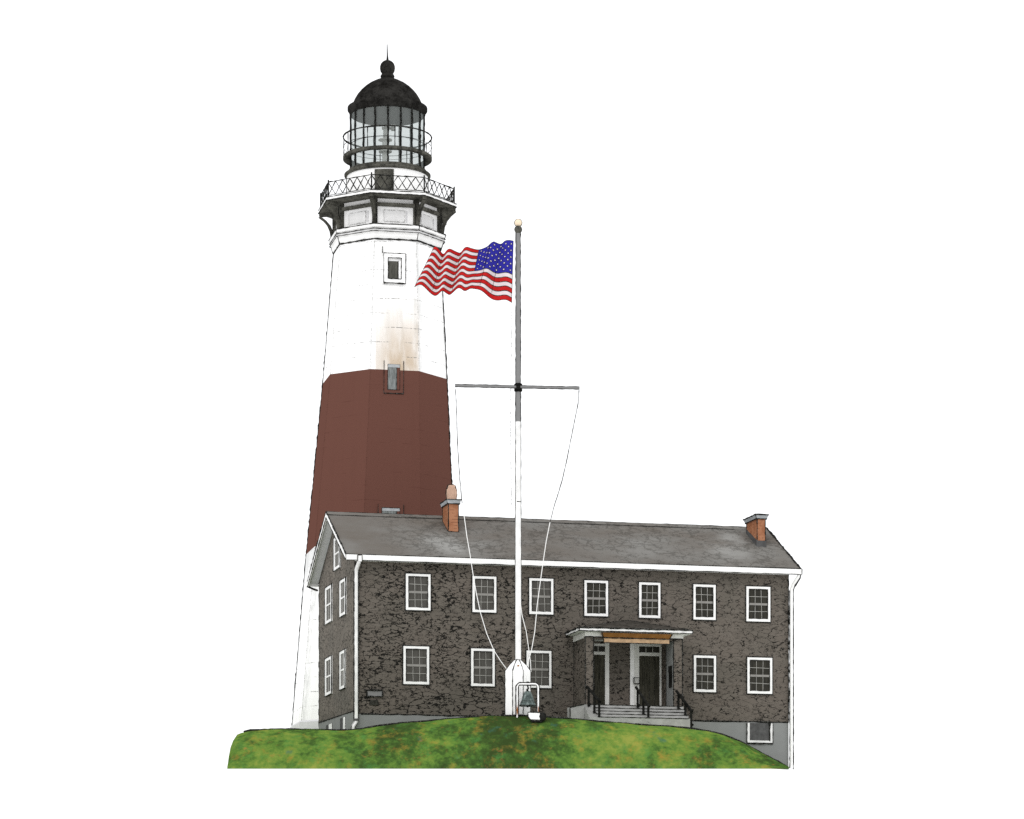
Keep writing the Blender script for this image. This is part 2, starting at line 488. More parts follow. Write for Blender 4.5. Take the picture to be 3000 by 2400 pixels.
# ------------------------------------------------------------------ grass knoll
CREST = [(-5.61, -3.07), (-5.54, -2.50), (-5.46, -2.10), (-5.34, -1.78), (-5.15, -1.48), (-4.96, -1.39), (-4.52, -1.28), (-2.73, -1.22), (-1.34, -1.26),
         (0.07, -1.28), (0.59, -1.24), (1.48, -1.06), (2.80, -0.93), (5.49, -0.68), (6.54, -0.61), (8.13, -0.61),
         (9.45, -0.68), (11.43, -0.85), (13.42, -1.01), (15.73, -1.18), (16.72, -1.34), (17.42, -1.50), (18.30, -1.85), (19.32, -2.42), (20.10, -2.82), (20.45, -3.04)]
def crest(x): return interp(CREST, x)[0]
Y0, YC = -9.0, -6.0
ZF = -3.252
def ground(x, y):
    """height of the knoll; x is measured along the crest"""
    zc = crest(x)
    if y <= YC:
        t = (y - Y0) / (YC - Y0)
        return ZF + (zc - ZF) * math.sin(t * math.pi / 2) ** 0.85 if t > 0 else ZF
    s = (zc + 12.33) / 141.0
    z = zc + (y - YC) * s * 0.93
    return min(z, 0.25)
xs = [-5.61, -5.575, -5.54, -5.50, -5.46, -5.40, -5.34, -5.25, -5.15, -5.04, -4.96, -4.75, -4.52] + [-4.2 + 0.4 * i for i in range(62)] + [20.45]
ys = [-9.0, -8.9, -8.75, -8.5, -8.2, -7.8, -7.4, -7.0, -6.6, -6.3, -6.0, -5, -3.5, -1.5, 1, 3, 5.3, 8, 12, 17, 22, 26]
def edge_x(y): return 21.0 if y < 5.4 else max(13.0, 21.0 - (y - 5.4) * 1.6)
def knoll():
    vs, fs = [], []
    nx, ny = len(xs), len(ys)
    top = []
    for j, y in enumerate(ys):
        k = (147.0 + y) / 141.0
        for x in xs:
            X = 7.6 + (x - 7.6) * (k if y < 5.4 else (152.4 / 141))
            if y > 5.4 and x > 8: X = min(X, edge_x(y) - (20.45 - x) * 0.02)
            z = ground(x, y)
            if -8.9 < y and -5.5 < x < 20: z += 0.02 * math.sin(x * 3.1 + y * 5)
            if y > -8.9: z = max(z, (-3.252 + 12.33) / 138.0 * (147.0 + y) - 12.33 + 0.09)
            vs.append((X, y, z)); top.append((X, y, z))
    for (X, y, z) in top:
        under = (-3.252 + 12.33) / 138.0 * (147.0 + y) - 12.33 + 0.06
        vs.append((X, y, min(z - 0.02, max(under, z - 2.0)) if y > -8.99 else min(z, ZF) - 0.002))
    N = nx * ny
    for j in range(ny - 1):
        for i in range(nx - 1):
            a = j * nx + i
            fs.append((a, a + 1, a + nx + 1, a + nx))
            fs.append((N + a, N + a + nx, N + a + nx + 1, N + a + 1))
    for i in range(nx - 1):
        fs.append((i, N + i, N + i + 1, i + 1))
        a = (ny - 1) * nx + i
        fs.append((a, a + 1, N + a + 1, N + a))
    for j in range(ny - 1):
        a = j * nx; fs.append((a, a + nx, N + a + nx, N + a))
        a = j * nx + nx - 1; fs.append((a, N + a, N + a + nx, a + nx))
    b = MB(); b.add(vs, fs, 'grass', True)
    pts, rs = [], []
    x = -4.85
    while x <= 20.45:
        pts.append((7.6 + (x - 7.6) * (140.75 / 141), -6.25, ground(x, -6.25) + 0.012 + random.uniform(-.008, .008)))
        rs.append(0.03 + 0.028 * (0.5 + 0.5 * math.sin(x * 0.9)) + random.uniform(0, .016))
        x += 0.16
    b.tube(pts, rs, 'ink', 6)
    o = b.build('grass_knoll', auto=False)
    tag(o, kind='structure')
    return o
knoll()

# ------------------------------------------------------------------ lighthouse
TX = (0.2, 19.0, -0.5)
tower = empty('lighthouse', TX)
tag(tower, 'tall white octagonal lighthouse with one broad brown red band and black lantern dome', 'lighthouse')
OFF = [0.0, 19.0]
TB = lambda p: Vector((p[0], p[1] + 19.0, p[2]))
def tbuild(b, name, parent=None):
    return b.build(name, parent or tower, TX)
RING = [(-0.5, 0.15, 4.83), (0.77, 0.18, 4.75), (10.4, 0.40, 4.157), (19.75, 0.65, 3.475), (26.95, 0.77, 2.98), (30, 0.79, 2.9)]
ANG = [R(-10.5 + 45 * k) for k in range(8)]
def oct_pts(z, cx=None, r=None):
    c, rr = interp(RING, z)
    if cx is not None: c = cx
    if r is not None: rr = r
    return [(c + rr * math.sin(a), -rr * math.cos(a), z) for a in ANG]
def oct_rings(b, rings, mats):             # rings of (z, cx, r)
    for i in range(len(rings) - 1):
        lo, hi = oct_pts(*rings[i]), oct_pts(*rings[i + 1])
        b.add(lo + hi, [(k, (k + 1) % 8, 8 + (k + 1) % 8, 8 + k) for k in range(8)], mats[i])
def cap(b, ring, mat): b.add(oct_pts(*ring), [tuple(range(8))], mat)

b = MB(TB)
zs = [-0.5, 0.77, 5.6, 10.4, 15.0, 19.75, 23.3, 26.95]
rg = [(z, None, None) for z in zs]
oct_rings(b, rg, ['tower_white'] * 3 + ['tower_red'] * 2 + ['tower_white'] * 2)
cap(b, rg[0], 'tower_white'); cap(b, rg[-1], 'tower_white')
shaft = tbuild(b, 'tower_shaft')
for k in range(8):
    b = MB(TB)
    dark = k in (2, 6)      # the two edges that stand against the sky
    for z0, z1 in zip(zs, zs[1:]):
        p, q = oct_pts(z0)[k], oct_pts(z1)[k]
        red = 10.3 < z0 < 19
        b.ink(p, q, 0.045 if dark else 0.012, 'ink' if dark else ('faint' if not red else 'tower_red'))
    tbuild(b, 'corner_line', tower)
b = MB(TB)
oct_rings(b, [(-0.5, .15, 4.95), (0.92, .18, 4.85), (1.0, .18, 4.76)], ['soffit', 'soffit'])
tbuild(b, 'plinth')

def face_frame(z, az=12.0):
    """frame on the tower face that looks right of the camera"""
    c, r = interp(RING, z)
    ap = r * math.cos(R(22.5))
    c2, r2 = interp(RING, z + 1.0)
    tilt = (r2 - r) * math.cos(R(22.5))
    n = Vector((math.sin(R(az)), -math.cos(R(az)), 0))
    ez = (Vector((c2 - c, 0, 1)) + n * tilt).normalized()
    ex = Vector((math.cos(R(az)), math.sin(R(az)), 0))
    ey = ex.cross(ez).normalized()
    if ey.dot(n) < 0: ey = -ey
    o = Vector((c, 0, z)) + n * ap
    return lambda p: TB(o + ex * p[0] + ey * p[1] + ez * p[2])
def tower_window(zc, x, w, h, fw, fmat, gmat, lintel=0.0, pr=.10, paint=None):
    T = face_frame(zc)
    b = MB(T)
    hw, hh = w / 2 + fw, h / 2 + fw
    sp = hh if paint is None else paint - zc          # the frame is painted like the wall it sits in
    for (xa, xb, za, zb) in ((x - hw, x - w / 2, -hh, hh), (x + w / 2, x + hw, -hh, hh), (x - w / 2, x + w / 2, -hh, -h / 2), (x - w / 2, x + w / 2, h / 2, hh)):
        if za < sp: b.box(xa, xb, -.1, pr, za, min(zb, sp), fmat)
        if zb > sp: b.box(xa, xb, -.1, pr, max(za, sp), zb, 'tower_white')
    if lintel: b.box(x - hw - .06, x + hw + .06, -.1, .07, hh, hh + lintel, fmat)
    y = pr + .01
    b.inkloop([(x - hw, y, hh), (x - hw, y, -hh), (x + hw, y, -hh), (x + hw, y, hh)], .022 if lintel else .016, lintel > 0)
    b.ink((x - hw, y, -hh), (x + hw, y, -hh), .045 if lintel else .032)
    if lintel: b.ink((x - hw - .06, .08, hh), (x - hw - .06, .08, hh + lintel), .022)
    b.inkloop([(x - w / 2, y, h / 2), (x - w / 2, y, -h / 2), (x + w / 2, y, -h / 2), (x + w / 2, y, h / 2)], .022 if lintel else .012)
    win = tbuild(b, 'window')
    g = MB(T); g.box(x - w / 2, x + w / 2, -.06, .02, -h / 2, h / 2, gmat); g.box(x - w / 2, x + w / 2, .02, .035, h / 2 - .17, h / 2, 'lead' if gmat != 'pane_tower' else 'panel_in')
    tbuild(g, 'pane', win)
    g = MB(T); g.box(x + w / 2 - .17, x + w / 2 - .002, .021, pr * .8, -h / 2 + .002, h / 2 - .172, fmat); g.ink((x + w / 2 - .17, pr * .9, -h / 2), (x + w / 2 - .17, pr * .9, h / 2 - .17), .02)
    tbuild(g, 'reveal', win)
tower_window(25.25, -.05, .72, 1.15, .24, 'tower_white', 'pane_tower', .36)
tower_window(19.36, -.05, .66, 1.38, .2, 'tower_red', 'pane_blue', 0, .02, 19.74)
tower_window(11.68, -.10, .98, 1.2, .2, 'tower_red', 'pane_blue', 0, .04)

# cornice below the watch room
b = MB(TB)
oct_rings(b, [(26.82, .77, 2.99), (27.02, .77, 3.10), (27.20, .78, 3.14), (27.24, .78, 3.22), (27.34, .78, 3.22), (27.36, .78, 3.14), (27.46, .78, 3.26), (27.60, .78, 3.26)],
          ['white', 'white', 'white', 'panel_in', 'panel_in', 'white', 'white'])
cap(b, (27.60, .78, 3.26), 'white'); cap(b, (26.82, .77, 2.99), 'white')
for z, r, w in ((26.84, 3.02, .045), (27.22, 3.24, .022), (27.35, 3.25, .022), (27.60, 3.27, .026)):
    b.inkloop(oct_pts(z, .78, r), w)
for k in (1, 2, 6, 7): b.ink(oct_pts(26.85, .78, 3.03)[k], oct_pts(27.6, .78, 3.28)[k], .03)
tbuild(b, 'cornice')
# watch room
b = MB(TB)
oct_rings(b, [(27.55, .78, 2.86), (29.1, .78, 2.86)], ['panel'])
watch = tbuild(b, 'watch_room')
for k in range(8):
    az = -10.5 + 45 * k + 22.5
    n = Vector((math.sin(R(az)), -math.cos(R(az)), 0)); ex = Vector((math.cos(R(az)), math.sin(R(az)), 0))
    o = Vector((.78, 0, 0)) + n * (2.86 * math.cos(R(22.5)))
    T = (lambda o, n, ex: (lambda p: TB(o + ex * p[0] + n * p[1] + Vector((0, 0, p[2])))))(o, n, ex)
    g = MB(T)
    g.box(-.62, .50, -.02, .05, 27.82, 28.42, 'panel_in')
    g.inkloop([(-.62, .06, 28.42), (.50, .06, 28.42), (.50, .06, 27.82), (-.62, .06, 27.82)], .016, True, 'faint')
    g.box(.58, .64, -.02, .04, 27.82, 28.4, 'soffit')
    tbuild(g, 'wall_panel', watch)
    g = MB(T)
    g.box(-1.12, 1.12, -.02, .16, 28.62, 28.80, 'under')
    tbuild(g, 'beam', watch)
# brackets at the corners
for k in range(8):
    a = ANG[k]
    n = Vector((math.sin(a), -math.cos(a), 0)); ex = Vector((math.cos(a), math.sin(a), 0))
    o = Vector((.78, 0, 0))
    T = (lambda o, n, ex: (lambda p: TB(o + ex * p[0] + n * p[1] + Vector((0, 0, p[2])))))(o, n, ex)
    g = MB(T)
    w = .12
    g.box(-w, w, 2.80, 3.02, 27.62, 29.06, 'dark_iron')                      # post against the wall
    g.box(-w * .9, w * .9, 3.02, 3.80, 28.90, 29.05, 'dark_iron')            # arm under the gallery
    cv = [(3.00, 27.72), (3.06, 28.1), (3.2, 28.42), (3.42, 28.68), (3.7, 28.9)]   # curved brace
    for (y0, z0), (y1, z1) in zip(cv, cv[1:]):
        g.hexa([(-w * .8, y0, z0), (w * .8, y0, z0), (w * .8, y0 + .15, z0 - .06), (-w * .8, y0 + .15, z0 - .06)],
               [(-w * .8, y1, z1), (w * .8, y1, z1), (w * .8, y1 + .15, z1 - .06), (-w * .8, y1 + .15, z1 - .06)], 'dark_iron')
    for sx in (-w, w): g.ink((sx, 3.03, 27.62), (sx, 3.03, 28.95), .022)
    tbuild(g, 'bracket')
# gallery deck
b = MB(TB)
oct_rings(b, [(29.04, .78, 2.7), (29.04, .78, 3.82), (29.10, .78, 3.86), (29.24, .78, 3.86), (29.24, .78, 2.2)], ['under', 'dark_iron', 'white', 'white'])
b.inkloop(oct_pts(29.09, .78, 3.87), .026); b.inkloop(oct_pts(29.25, .78, 3.87), .022)
tbuild(b, 'gallery_deck')
# gallery railing
posts = oct_pts(29.24, .78, 3.74)
rail = MB(TB); rail.inkloop(oct_pts(30.08, .78, 3.74), .032); rail.inkloop(oct_pts(29.36, .78, 3.74), .02)
rl = tbuild(rail, 'gallery_railing')
for k in range(8):
    p = Vector(posts[k]); q = Vector(posts[(k + 1) % 8])
    g = MB(TB); g.tube([p, p + Vector((0, 0, .96))], .038, 'black_iron', 8); tbuild(g, 'railing_post', rl)
    g = MB(TB)
    nseg = 6
    for i in range(nseg):
        s0, s1 = p.lerp(q, i / nseg), p.lerp(q, (i + 1) / nseg)
        g.ink(s0 + Vector((0, 0, .12)), s1 + Vector((0, 0, .84)), .025)
        g.ink(s0 + Vector((0, 0, .84)), s1 + Vector((0, 0, .12)), .025)
    tbuild(g, 'lattice', rl)
# service room drum, door
LX = .80
b = MB(TB)
b.lathe([(2.22, 29.2), (2.22, 30.95)], LX, 0, 'white', 64)
for sg in (-1, 1):
    a = R(98 * sg); b.ink((LX + 2.23 * math.sin(a), -2.23 * math.cos(a), 29.25), (LX + 2.23 * math.sin(a), -2.23 * math.cos(a), 30.9), .032)
    a = R(86 * sg); b.ink((LX + 2.23 * math.sin(a), -2.23 * math.cos(a), 29.25), (LX + 2.23 * math.sin(a), -2.23 * math.cos(a), 30.9), .028)
tbuild(b, 'service_room')
b = MB(TB)
dv, n = [], 8
for rr in (2.2, 2.27):
    for z in (29.25, 30.76):
        for i in range(n + 1):
            a = R(-15.5 + 26.5 * i / n)
            dv.append((LX + rr * math.sin(a), -rr * math.cos(a), z))
m_ = n + 1
df = []
for i in range(n):
    df += [(2 * m_ + i, 2 * m_ + i + 1, 3 * m_ + i + 1, 3 * m_ + i), (i, m_ + i, m_ + i + 1, i + 1), (m_ + i, 3 * m_ + i, 3 * m_ + i + 1, m_ + i + 1), (i, i + 1, 2 * m_ + i + 1, 2 * m_ + i)]
df += [(0, 2 * m_, 3 * m_, m_), (n, m_ + n, 3 * m_ + n, 2 * m_ + n)]
b.add(dv, df, 'dark_iron')
tbuild(b, 'gallery_door')
# lantern
b = MB(TB)
b.lathe([(2.10, 30.82), (2.30, 30.86), (2.36, 30.93), (2.36, 31.0), (2.2, 31.06), (2.14, 31.2), (1.95, 31.2)], LX, 0, 'dark_iron', 64)
tbuild(b, 'lantern_sill')
b = MB(TB)
b.lathe([(1.985, 31.18), (1.985, 34.36)], LX, 0, 'glass', 64, 0, False)
tbuild(b, 'lantern_glass')
for k in range(18):
    a = R(3.3 + 20 * k)
    p = Vector((LX + 2.03 * math.sin(a), -2.03 * math.cos(a), 31.1))
    g = MB(TB); g.ink(p, p + Vector((0, 0, 3.28)), .052, 'black_iron', .25); tbuild(g, 'mullion')
b = MB(TB)
def ringpts(r, z, n=48): return [(LX + r * math.sin(2 * math.pi * i / n), -r * math.cos(2 * math.pi * i / n), z) for i in range(n)]
b.tube(ringpts(2.03, 32.6), .018, 'ink', 5, .3, True)
tbuild(b, 'glazing_ring')
b = MB(TB)
b.lathe([(2.07, 31.86), (2.36, 31.80), (2.43, 31.83), (2.43, 31.98), (2.40, 32.0), (2.07, 32.0)], LX, 0, 'dark_iron', 64, 0, False)
lg = tbuild(b, 'lantern_walkway')
b = MB(TB); b.tube(ringpts(2.41, 33.05, 64), .042, 'ink', 6, .3, True); b.tube(ringpts(2.41, 32.5, 64), .014, 'ink', 5, .3, True)
lr = tbuild(b, 'walkway_railing', lg)
for k in range(10):
    a = R(-96 + 36 * k)
    p = Vector((LX + 2.41 * math.sin(a), -2.41 * math.cos(a), 31.95))
    g = MB(TB); g.ink(p, p + Vector((0, 0, 1.1)), .026); tbuild(g, 'railing_post', lg)
b = MB(TB)
b.lathe([(.55, 31.2), (.42, 31.35), (.17, 31.45), (.17, 32.2), (.36, 32.26), (.36, 32.32), (.17, 32.36), (.17, 32.85), (.38, 32.9), (.38, 32.95), (.13, 33.0), (.10, 33.6), (.04, 33.7)], LX - .12, 0, 'frame_grey', 24)
lens = tbuild(b, 'beacon_lamp')
g = MB(TB); g.box(LX - .3, LX + .42, -.12, .12, 33.52, 33.62, 'bar'); g.box(LX + .2, LX + .44, -.14, .14, 33.45, 33.75, 'bar'); tbuild(g, 'beacon_arm', lens)
b = MB(TB)
dome = [(2.0, 34.22), (2.07, 34.28), (2.09, 34.40), (2.18, 34.52), (2.18, 34.66), (2.08, 34.72), (1.93, 34.72), (1.87, 34.92), (1.78, 35.12), (1.64, 35.35), (1.46, 35.57), (1.24, 35.78), (.98, 35.97), (.68, 36.13), (.42, 36.24), (.30, 36.28)]
b.lathe(dome + [(.28, 36.3)], LX, 0, 'dome', 64)
tbuild(b, 'dome')
b = MB(TB)
b.lathe([(1.98, 34.3), (1.9, 34.3), (1.75, 34.32), (.3, 34.34)], LX, 0, 'ceiling_grey', 48, 0, False)
tbuild(b, 'lantern_ceiling')
b = MB(TB)
b.lathe([(.30, 36.26), (.37, 36.32), (.385, 36.40), (.36, 36.47), (.29, 36.52), (.33, 36.58), (.385, 36.68), (.41, 36.82), (.405, 36.95), (.36, 37.08), (.28, 37.18), (.17, 37.25), (.07, 37.28)], LX, 0, 'dome', 32)
tbuild(b, 'ventilator_ball')
b = MB(TB); b.tube([(LX, 0, 37.25), (LX, 0, 37.4), (LX - .005, 0, 37.55), (LX - .015, 0, 37.85), (LX - .02, 0, 38.15)], [.075, .05, .035, .026, .018], 'black_iron', 8)
tbuild(b, 'lightning_rod')

# ------------------------------------------------------------------ stone house
house = empty('stone_house', (0, 0, 0), R(13.8))
tag(house, 'long two storey dark stone house with white framed windows and grey gabled roof', 'house')
L, W, H = 22.09, 9.75, 7.4
RZ = 10.3          # inside apex of the gable wall
b = MB()
F = [(0, 0, 0), (L, 0, 0), (L, 0, H), (0, 0, H)]
B = [(0, W, 0), (L, W, 0), (L, W, H), (0, W, H)]
aL, aR = (0, W / 2, RZ - .05), (L, W / 2, RZ - .05)
b.add(F + B + [aL, aR], [(0, 1, 2, 3), (5, 4, 7, 6)], 'stone')
b.add(F + B + [aL, aR], [(4, 0, 3, 8, 7), (1, 5, 6, 9, 2)], 'stone_lit')
b.ink((0.3, -.01, 0), (L, -.01, 0), .035)
b.ink((L, -.01, 0), (L, -.01, H), .028); b.ink((0, W, 0), (0, W, H), .03); b.ink((0.0, -.01, 0), (0.0, -.01, H), .02)
b.ink((-.02, 0, .15), (-.02, W, .33), .03)
b.build('wall', house)
b = MB()
b.hexa([(-.0, -.012, -1.2), (L, -.012, -2.36), (L, W, -1.3), (0, W, -.9)], [(0, -.012, -.003), (L, -.012, -.003), (L, W, -.003), (0, W, -.003)], 'concrete')
b.add([(-.015, -.012, -1.0), (-.015, W, -.9), (-.015, W, .33), (-.015, -.012, .15)], [(0, 1, 2, 3)], 'concrete')
b.build('foundation', house)
# roof
E0 = .45
sl = (10.45 - 7.65) / (W / 2 + E0)
b = MB()
th = .14
u0, u1 = -.52, L + .49
for sgn in (1, -1):
    f = (lambda v: v) if sgn == 1 else (lambda v: W - v)
    b.hexa([(u0, f(-E0), 7.65 - th), (u1, f(-E0), 7.65 - th), (u1, f(W / 2), 10.45 - th), (u0, f(W / 2), 10.45 - th)],
           [(u0, f(-E0), 7.65), (u1, f(-E0), 7.65), (u1, f(W / 2), 10.45), (u0, f(W / 2), 10.45)], 'roof')
b.ink((u0, W / 2, 10.46), (u1, W / 2, 10.46), .03)
b.ink((u0, -E0, 7.66), (u0, W / 2, 10.46), .04); b.ink((u0, W + E0, 7.66), (u0, W / 2, 10.46), .045)
b.ink((u1, -E0, 7.66), (u1, W / 2, 10.46), .055); b.ink((u0, -E0 - .01, 7.64), (u1, -E0 - .01, 7.64), .04)
roof = b.build('roof', house)
b = MB()
v1 = W / 2 - .42
b.hexa([(u0, v1, 10.45 - .42 * sl + .002), (u1 - .8, v1, 10.45 - .42 * sl + .002), (u1 - .8, W / 2, 10.452), (u0, W / 2, 10.452)],
       [(u0, v1, 10.45 - .42 * sl + .03), (u1 - .8, v1, 10.45 - .42 * sl + .03), (u1 - .8, W / 2, 10.48), (u0, W / 2, 10.48)], 'roof')
b.ink((u0, v1, 10.45 - .42 * sl + .03), (u1 - 1.9, v1, 10.45 - .42 * sl + .03), .016)
b.build('ridge_cap', roof)
b = MB()
for f in ((lambda v: v), (lambda v: W - v)):
    b.add([(u0 + .04, f(-E0), 7.65 - th - .01), (u0 + .04, f(W / 2), 10.45 - th - .01), (0.02, f(W / 2), 10.45 - th - .01), (0.02, f(-E0), 7.65 - th - .01)], [(0, 1, 2, 3)], 'soffit')
    b.add([(0.0, f(-E0), 7.44), (L, f(-E0), 7.44), (L, f(0.0), 7.44), (0, f(0), 7.44)], [(0, 1, 2, 3)], 'soffit')
b.build('soffit', roof)
for f, wd in (((lambda v: v), .24), ((lambda v: W - v), .26)):
    for ua, ub in ((u0 - .01, u0 + .05), (u1 - .05, u1 + .01)):
        b = MB()
        lo = [(ua, f(-E0), 7.65 - .03), (ub, f(-E0), 7.65 - .03), (ub, f(W / 2), 10.45 - .03), (ua, f(W / 2), 10.45 - .03)]
        b.hexa([(x, y, z - wd) for x, y, z in lo], lo, 'trim')
        if ua < 0: b.ink((u0 - .02, f(-E0), 7.62 - wd), (u0 - .02, f(W / 2), 10.42 - wd), .022)
        b.build('bargeboard', roof)
b = MB()
b.box(u0 - .02, u1 + .02, -E0 - .14, -E0 + .02, 7.37, 7.62, 'trim')
b.box(0, L, -E0 + .02, -.02, 7.39, 7.45, 'trim')
b.ink((u0, -E0 - .13, 7.36), (u1, -E0 - .13, 7.36), .022)
b.ink((u1 + .02, -E0 - .13, 7.35), (u1 + .02, -E0 - .13, 7.63), .04)
b.ink((u0 - .03, -E0 - .13, 7.36), (u0 - .03, -E0 - .13, 7.63), .022)
b.build('gutter', roof)
b = MB()
b.box(u0 - .02, u1 + .02, W + E0 - .02, W + E0 + .12, 7.40, 7.62, 'trim')
b.tube([(u0 - .02, W + E0 + .05, 7.4), (-.25, W + E0 - .1, 7.25), (-.08, W + .1, 7.15)], .06, 'ink', 6)
b.build('gutter', roof)

FT = lambda p: Vector((p[0], -p[1], p[2]))         # on the front wall
GT = lambda p: Vector((-p[1], -p[0], p[2]))        # on the left gable wall (x runs towards the front)
def window(T, x0, x1, z0, z1, pane, fw=.13, grid=True, skew=0.0, thin=.026):
    b = MB(T)
    t, y1 = fw, .07
    b.box(x0, x0 + t, -.02, y1, z0, z1, 'trim'); b.box(x1 - t, x1, -.02, y1, z0, z1, 'trim')
    b.box(x0 + t, x1 - t, -.02, y1, z1 - t, z1, 'trim'); b.box(x0 + t, x1 - t, -.02, y1 + .01, z0, z0 + t, 'trim')
    k = .035
    b.inkloop([(x0 - k, .03, z1 + k), (x1 + k, .03, z1 + k), (x1 + k, .03, z0 - k), (x0 - k, .03, z0 - k)], thin)
    b.inkloop([(x0 + t, y1, z1 - t), (x1 - t, y1, z1 - t), (x1 - t, y1, z0 + t), (x0 + t, y1, z0 + t)], .016)
    w = b.build('window', house)
    g = MB(T); g.box(x0 + t, x1 - t, -.02, .02, z0 + t, z1 - t, pane); g.build('pane', w)
    if grid:
        g = MB(T)
        a, c, lo, hi = x0 + t, x1 - t, z0 + t, z1 - t
        for q in (1 / 3, 2 / 3):
            j = random.uniform(-.03, .03)
            g.ink((a + (c - a) * q + j, .032, hi), (a + (c - a) * q - j, .032, lo), .014, 'bar', .2)
        for q in (.25, .75):
            j = random.uniform(-.02, .02)
            g.ink((a, .034, lo + (hi - lo) * q + j), (c, .034, lo + (hi - lo) * q - j), .016, 'bar', .2)
        g.box(a, c, .021, .05, lo + (hi - lo) * .5 - .06, lo + (hi - lo) * .5 + .05, 'rail_bar')
        g.build('glazing_bars', w)
    return w
UP = [(2.51, 3.73), (5.83, 7.02), (8.69, 9.90), (11.49, 12.69), (14.29, 15.38), (17.10, 18.25), (19.86, 21.11)]
for i, (a, c) in enumerate(UP):
    window(FT, a, c, 5.09 - .013 * i, 6.85 - .016 * i, 'pane' if i < 3 else 'pane_dark')
for i, (a, c) in enumerate([(2.39, 3.66), (5.76, 6.94), (8.55, 9.80), (17.12, 18.27), (19.91, 21.21)]):
    window(FT, a, c, 1.49 - .02 * i, 3.33 - .03 * i, 'pane' if i < 3 else 'pane_dark')
def slim(x0, x1, z0, z1):
    b = MB(GT)
    t = .3
    b.box(x0, x0 + t, -.02, .06, z0, z1, 'white_worn'); b.box(x1 - t, x1, -.02, .06, z0, z1, 'white_worn')
    b.box(x0 + t, x1 - t, -.02, .06, z0, z0 + .16, 'white_worn'); b.box(x0 + t, x1 - t, -.02, .06, z1 - .16, z1, 'white_worn')
    b.inkloop([(x0, .06, z1), (x1, .06, z1), (x1, .06, z0), (x0, .06, z0)], .024)
    w = b.build('window', house)
    g = MB(GT); g.box(x0 + t, x1 - t, -.02, .02, z0 + .16, z1 - .16, 'pane'); g.build('pane', w)
    g = MB(GT); g.box(x0 + t, x1 - t, .02, .045, (z0 + z1) / 2 - .04, (z0 + z1) / 2 + .04, 'white_worn'); g.box((x0 + x1) / 2 - .05, (x0 + x1) / 2 + .05, .02, .04, z0 + .16, z1 - .16, 'bar'); g.build('glazing_bars', w)
slim(-7.75, -5.9, 5.14, 7.02); slim(-3.77, -2.1, 5.06, 6.88)
slim(-7.8, -5.95, 1.50, 3.42); slim(-3.77, -2.3, 1.46, 3.37)
slim(-5.35, -3.64, 7.55, 9.2)
for x0, x1, z0, z1 in ((-7.6, -5.9, -.8, .02), (-3.7, -2.3, -.75, .06)):
    b = MB(GT); b.box(x0, x1, 0, .04, z0, z1, 'flash_dark'); b.box(x0 + .9, x1, .04, .06, z0 + .1, z1 - .02, 'white_worn'); b.build('basement_window', house)
# basement window at the right end
b = MB(FT)
x0, x1, z0, z1 = 19.91, 21.23, -1.06, -.06
b.box(x0, x0 + .12, 0, .06, z0, z1, 'white_worn'); b.box(x1 - .14, x1, 0, .06, z0, z1, 'white_worn'); b.box(x0 + .12, x1 - .14, 0, .07, z0, z0 + .13, 'white_worn')
b.inkloop([(x0 - .02, .06, z1), (x0 - .02, .06, z0), (x1 + .02, .06, z0), (x1 + .02, .06, z1)], .026, False); b.ink((x0, .07, z0 - .02), (x1, .07, z0 - .02), .04)
b.ink((x1 - .15, .06, z0 + .1), (x1 - .15, .06, z1), .05)
bw = b.build('basement_window', house)
g = MB(FT); g.box(x0 + .12, x1 - .14, 0, .035, z0 + .13, z1, 'flash_dark'); g.build('pane', bw)
# plaque and vent near the left corner
b = MB(FT); b.box(.58, 1.35, -.01, .04, .85, 1.15, 'pole_grey'); b.inkloop([(.58, .05, 1.15), (1.35, .05, 1.15), (1.35, .05, .85), (.58, .05, .85)], .035); b.ink((.45, .05, 1.16), (1.35, .05, 1.16), .045); b.build('wall_plaque', house)
b = MB(FT); b.box(.72, 1.14, -.01, .04, .43, .69, 'black_iron')
for i in range(4): b.box(.74, 1.12, .04, .06, .46 + i * .06, .485 + i * .06, 'dark_iron')
b.build('wall_vent', house)
# downpipes
b = MB()
b.tube([(.10, -.5, 7.45), (.10, -.5, 7.25), (.05, -.2, 7.0), (.03, -.16, 6.8), (.03, -.16, -.3)], .095, 'white_worn', 10)
for s in (-.115, .115): b.ink((.03 + s, -.20, 6.9), (.03 + s, -.20, -.3), .028)
b.box(.02, .24, -.62, -.55, 7.3, 7.6, 'white'); b.inkloop([(.02, -.63, 7.3), (.02, -.63, 7.6), (.24, -.63, 7.6), (.24, -.63, 7.3)], .02, False)
dp = b.build('downpipe', house)
g = MB(); g.tube([(.03, -.16, -.28), (.03, -.17, -.40), (-.1, -.3, -.58), (-.18, -.42, -.68), (-.18, -.42, -.95)], .10, 'white_worn', 10); g.tube([(.03, -.16, -.25), (.03, -.16, -.36)], .135, 'flash_dark', 10)
for s in (-.1, .1): g.inkloop([(.03 + s, -.27, -.40), (-.1 + s, -.4, -.58), (-.18 + s, -.52, -.68), (-.18 + s, -.52, -.95)], .018, False)
g.build('pipe_shoe', dp)
b = MB()
x = L + .1
b.tube([(x + .28, -.5, 7.42), (x + .25, -.45, 7.25), (x + .08, -.2, 6.9), (x, -.14, 6.65), (x, -.14, -2.3)], .085, 'white', 10)
b.inkloop([(x + .38, -.52, 7.42), (x + .36, -.47, 7.22), (x + .18, -.24, 6.85), (x + .10, -.15, 6.6)], .04, False)
b.ink((x + .10, -.15, 6.6), (x + .10, -.15, -2.35), .036); b.ink((x - .09, -.16, 6.6), (x - .09, -.16, -2.3), .024)
b.build('downpipe', house)

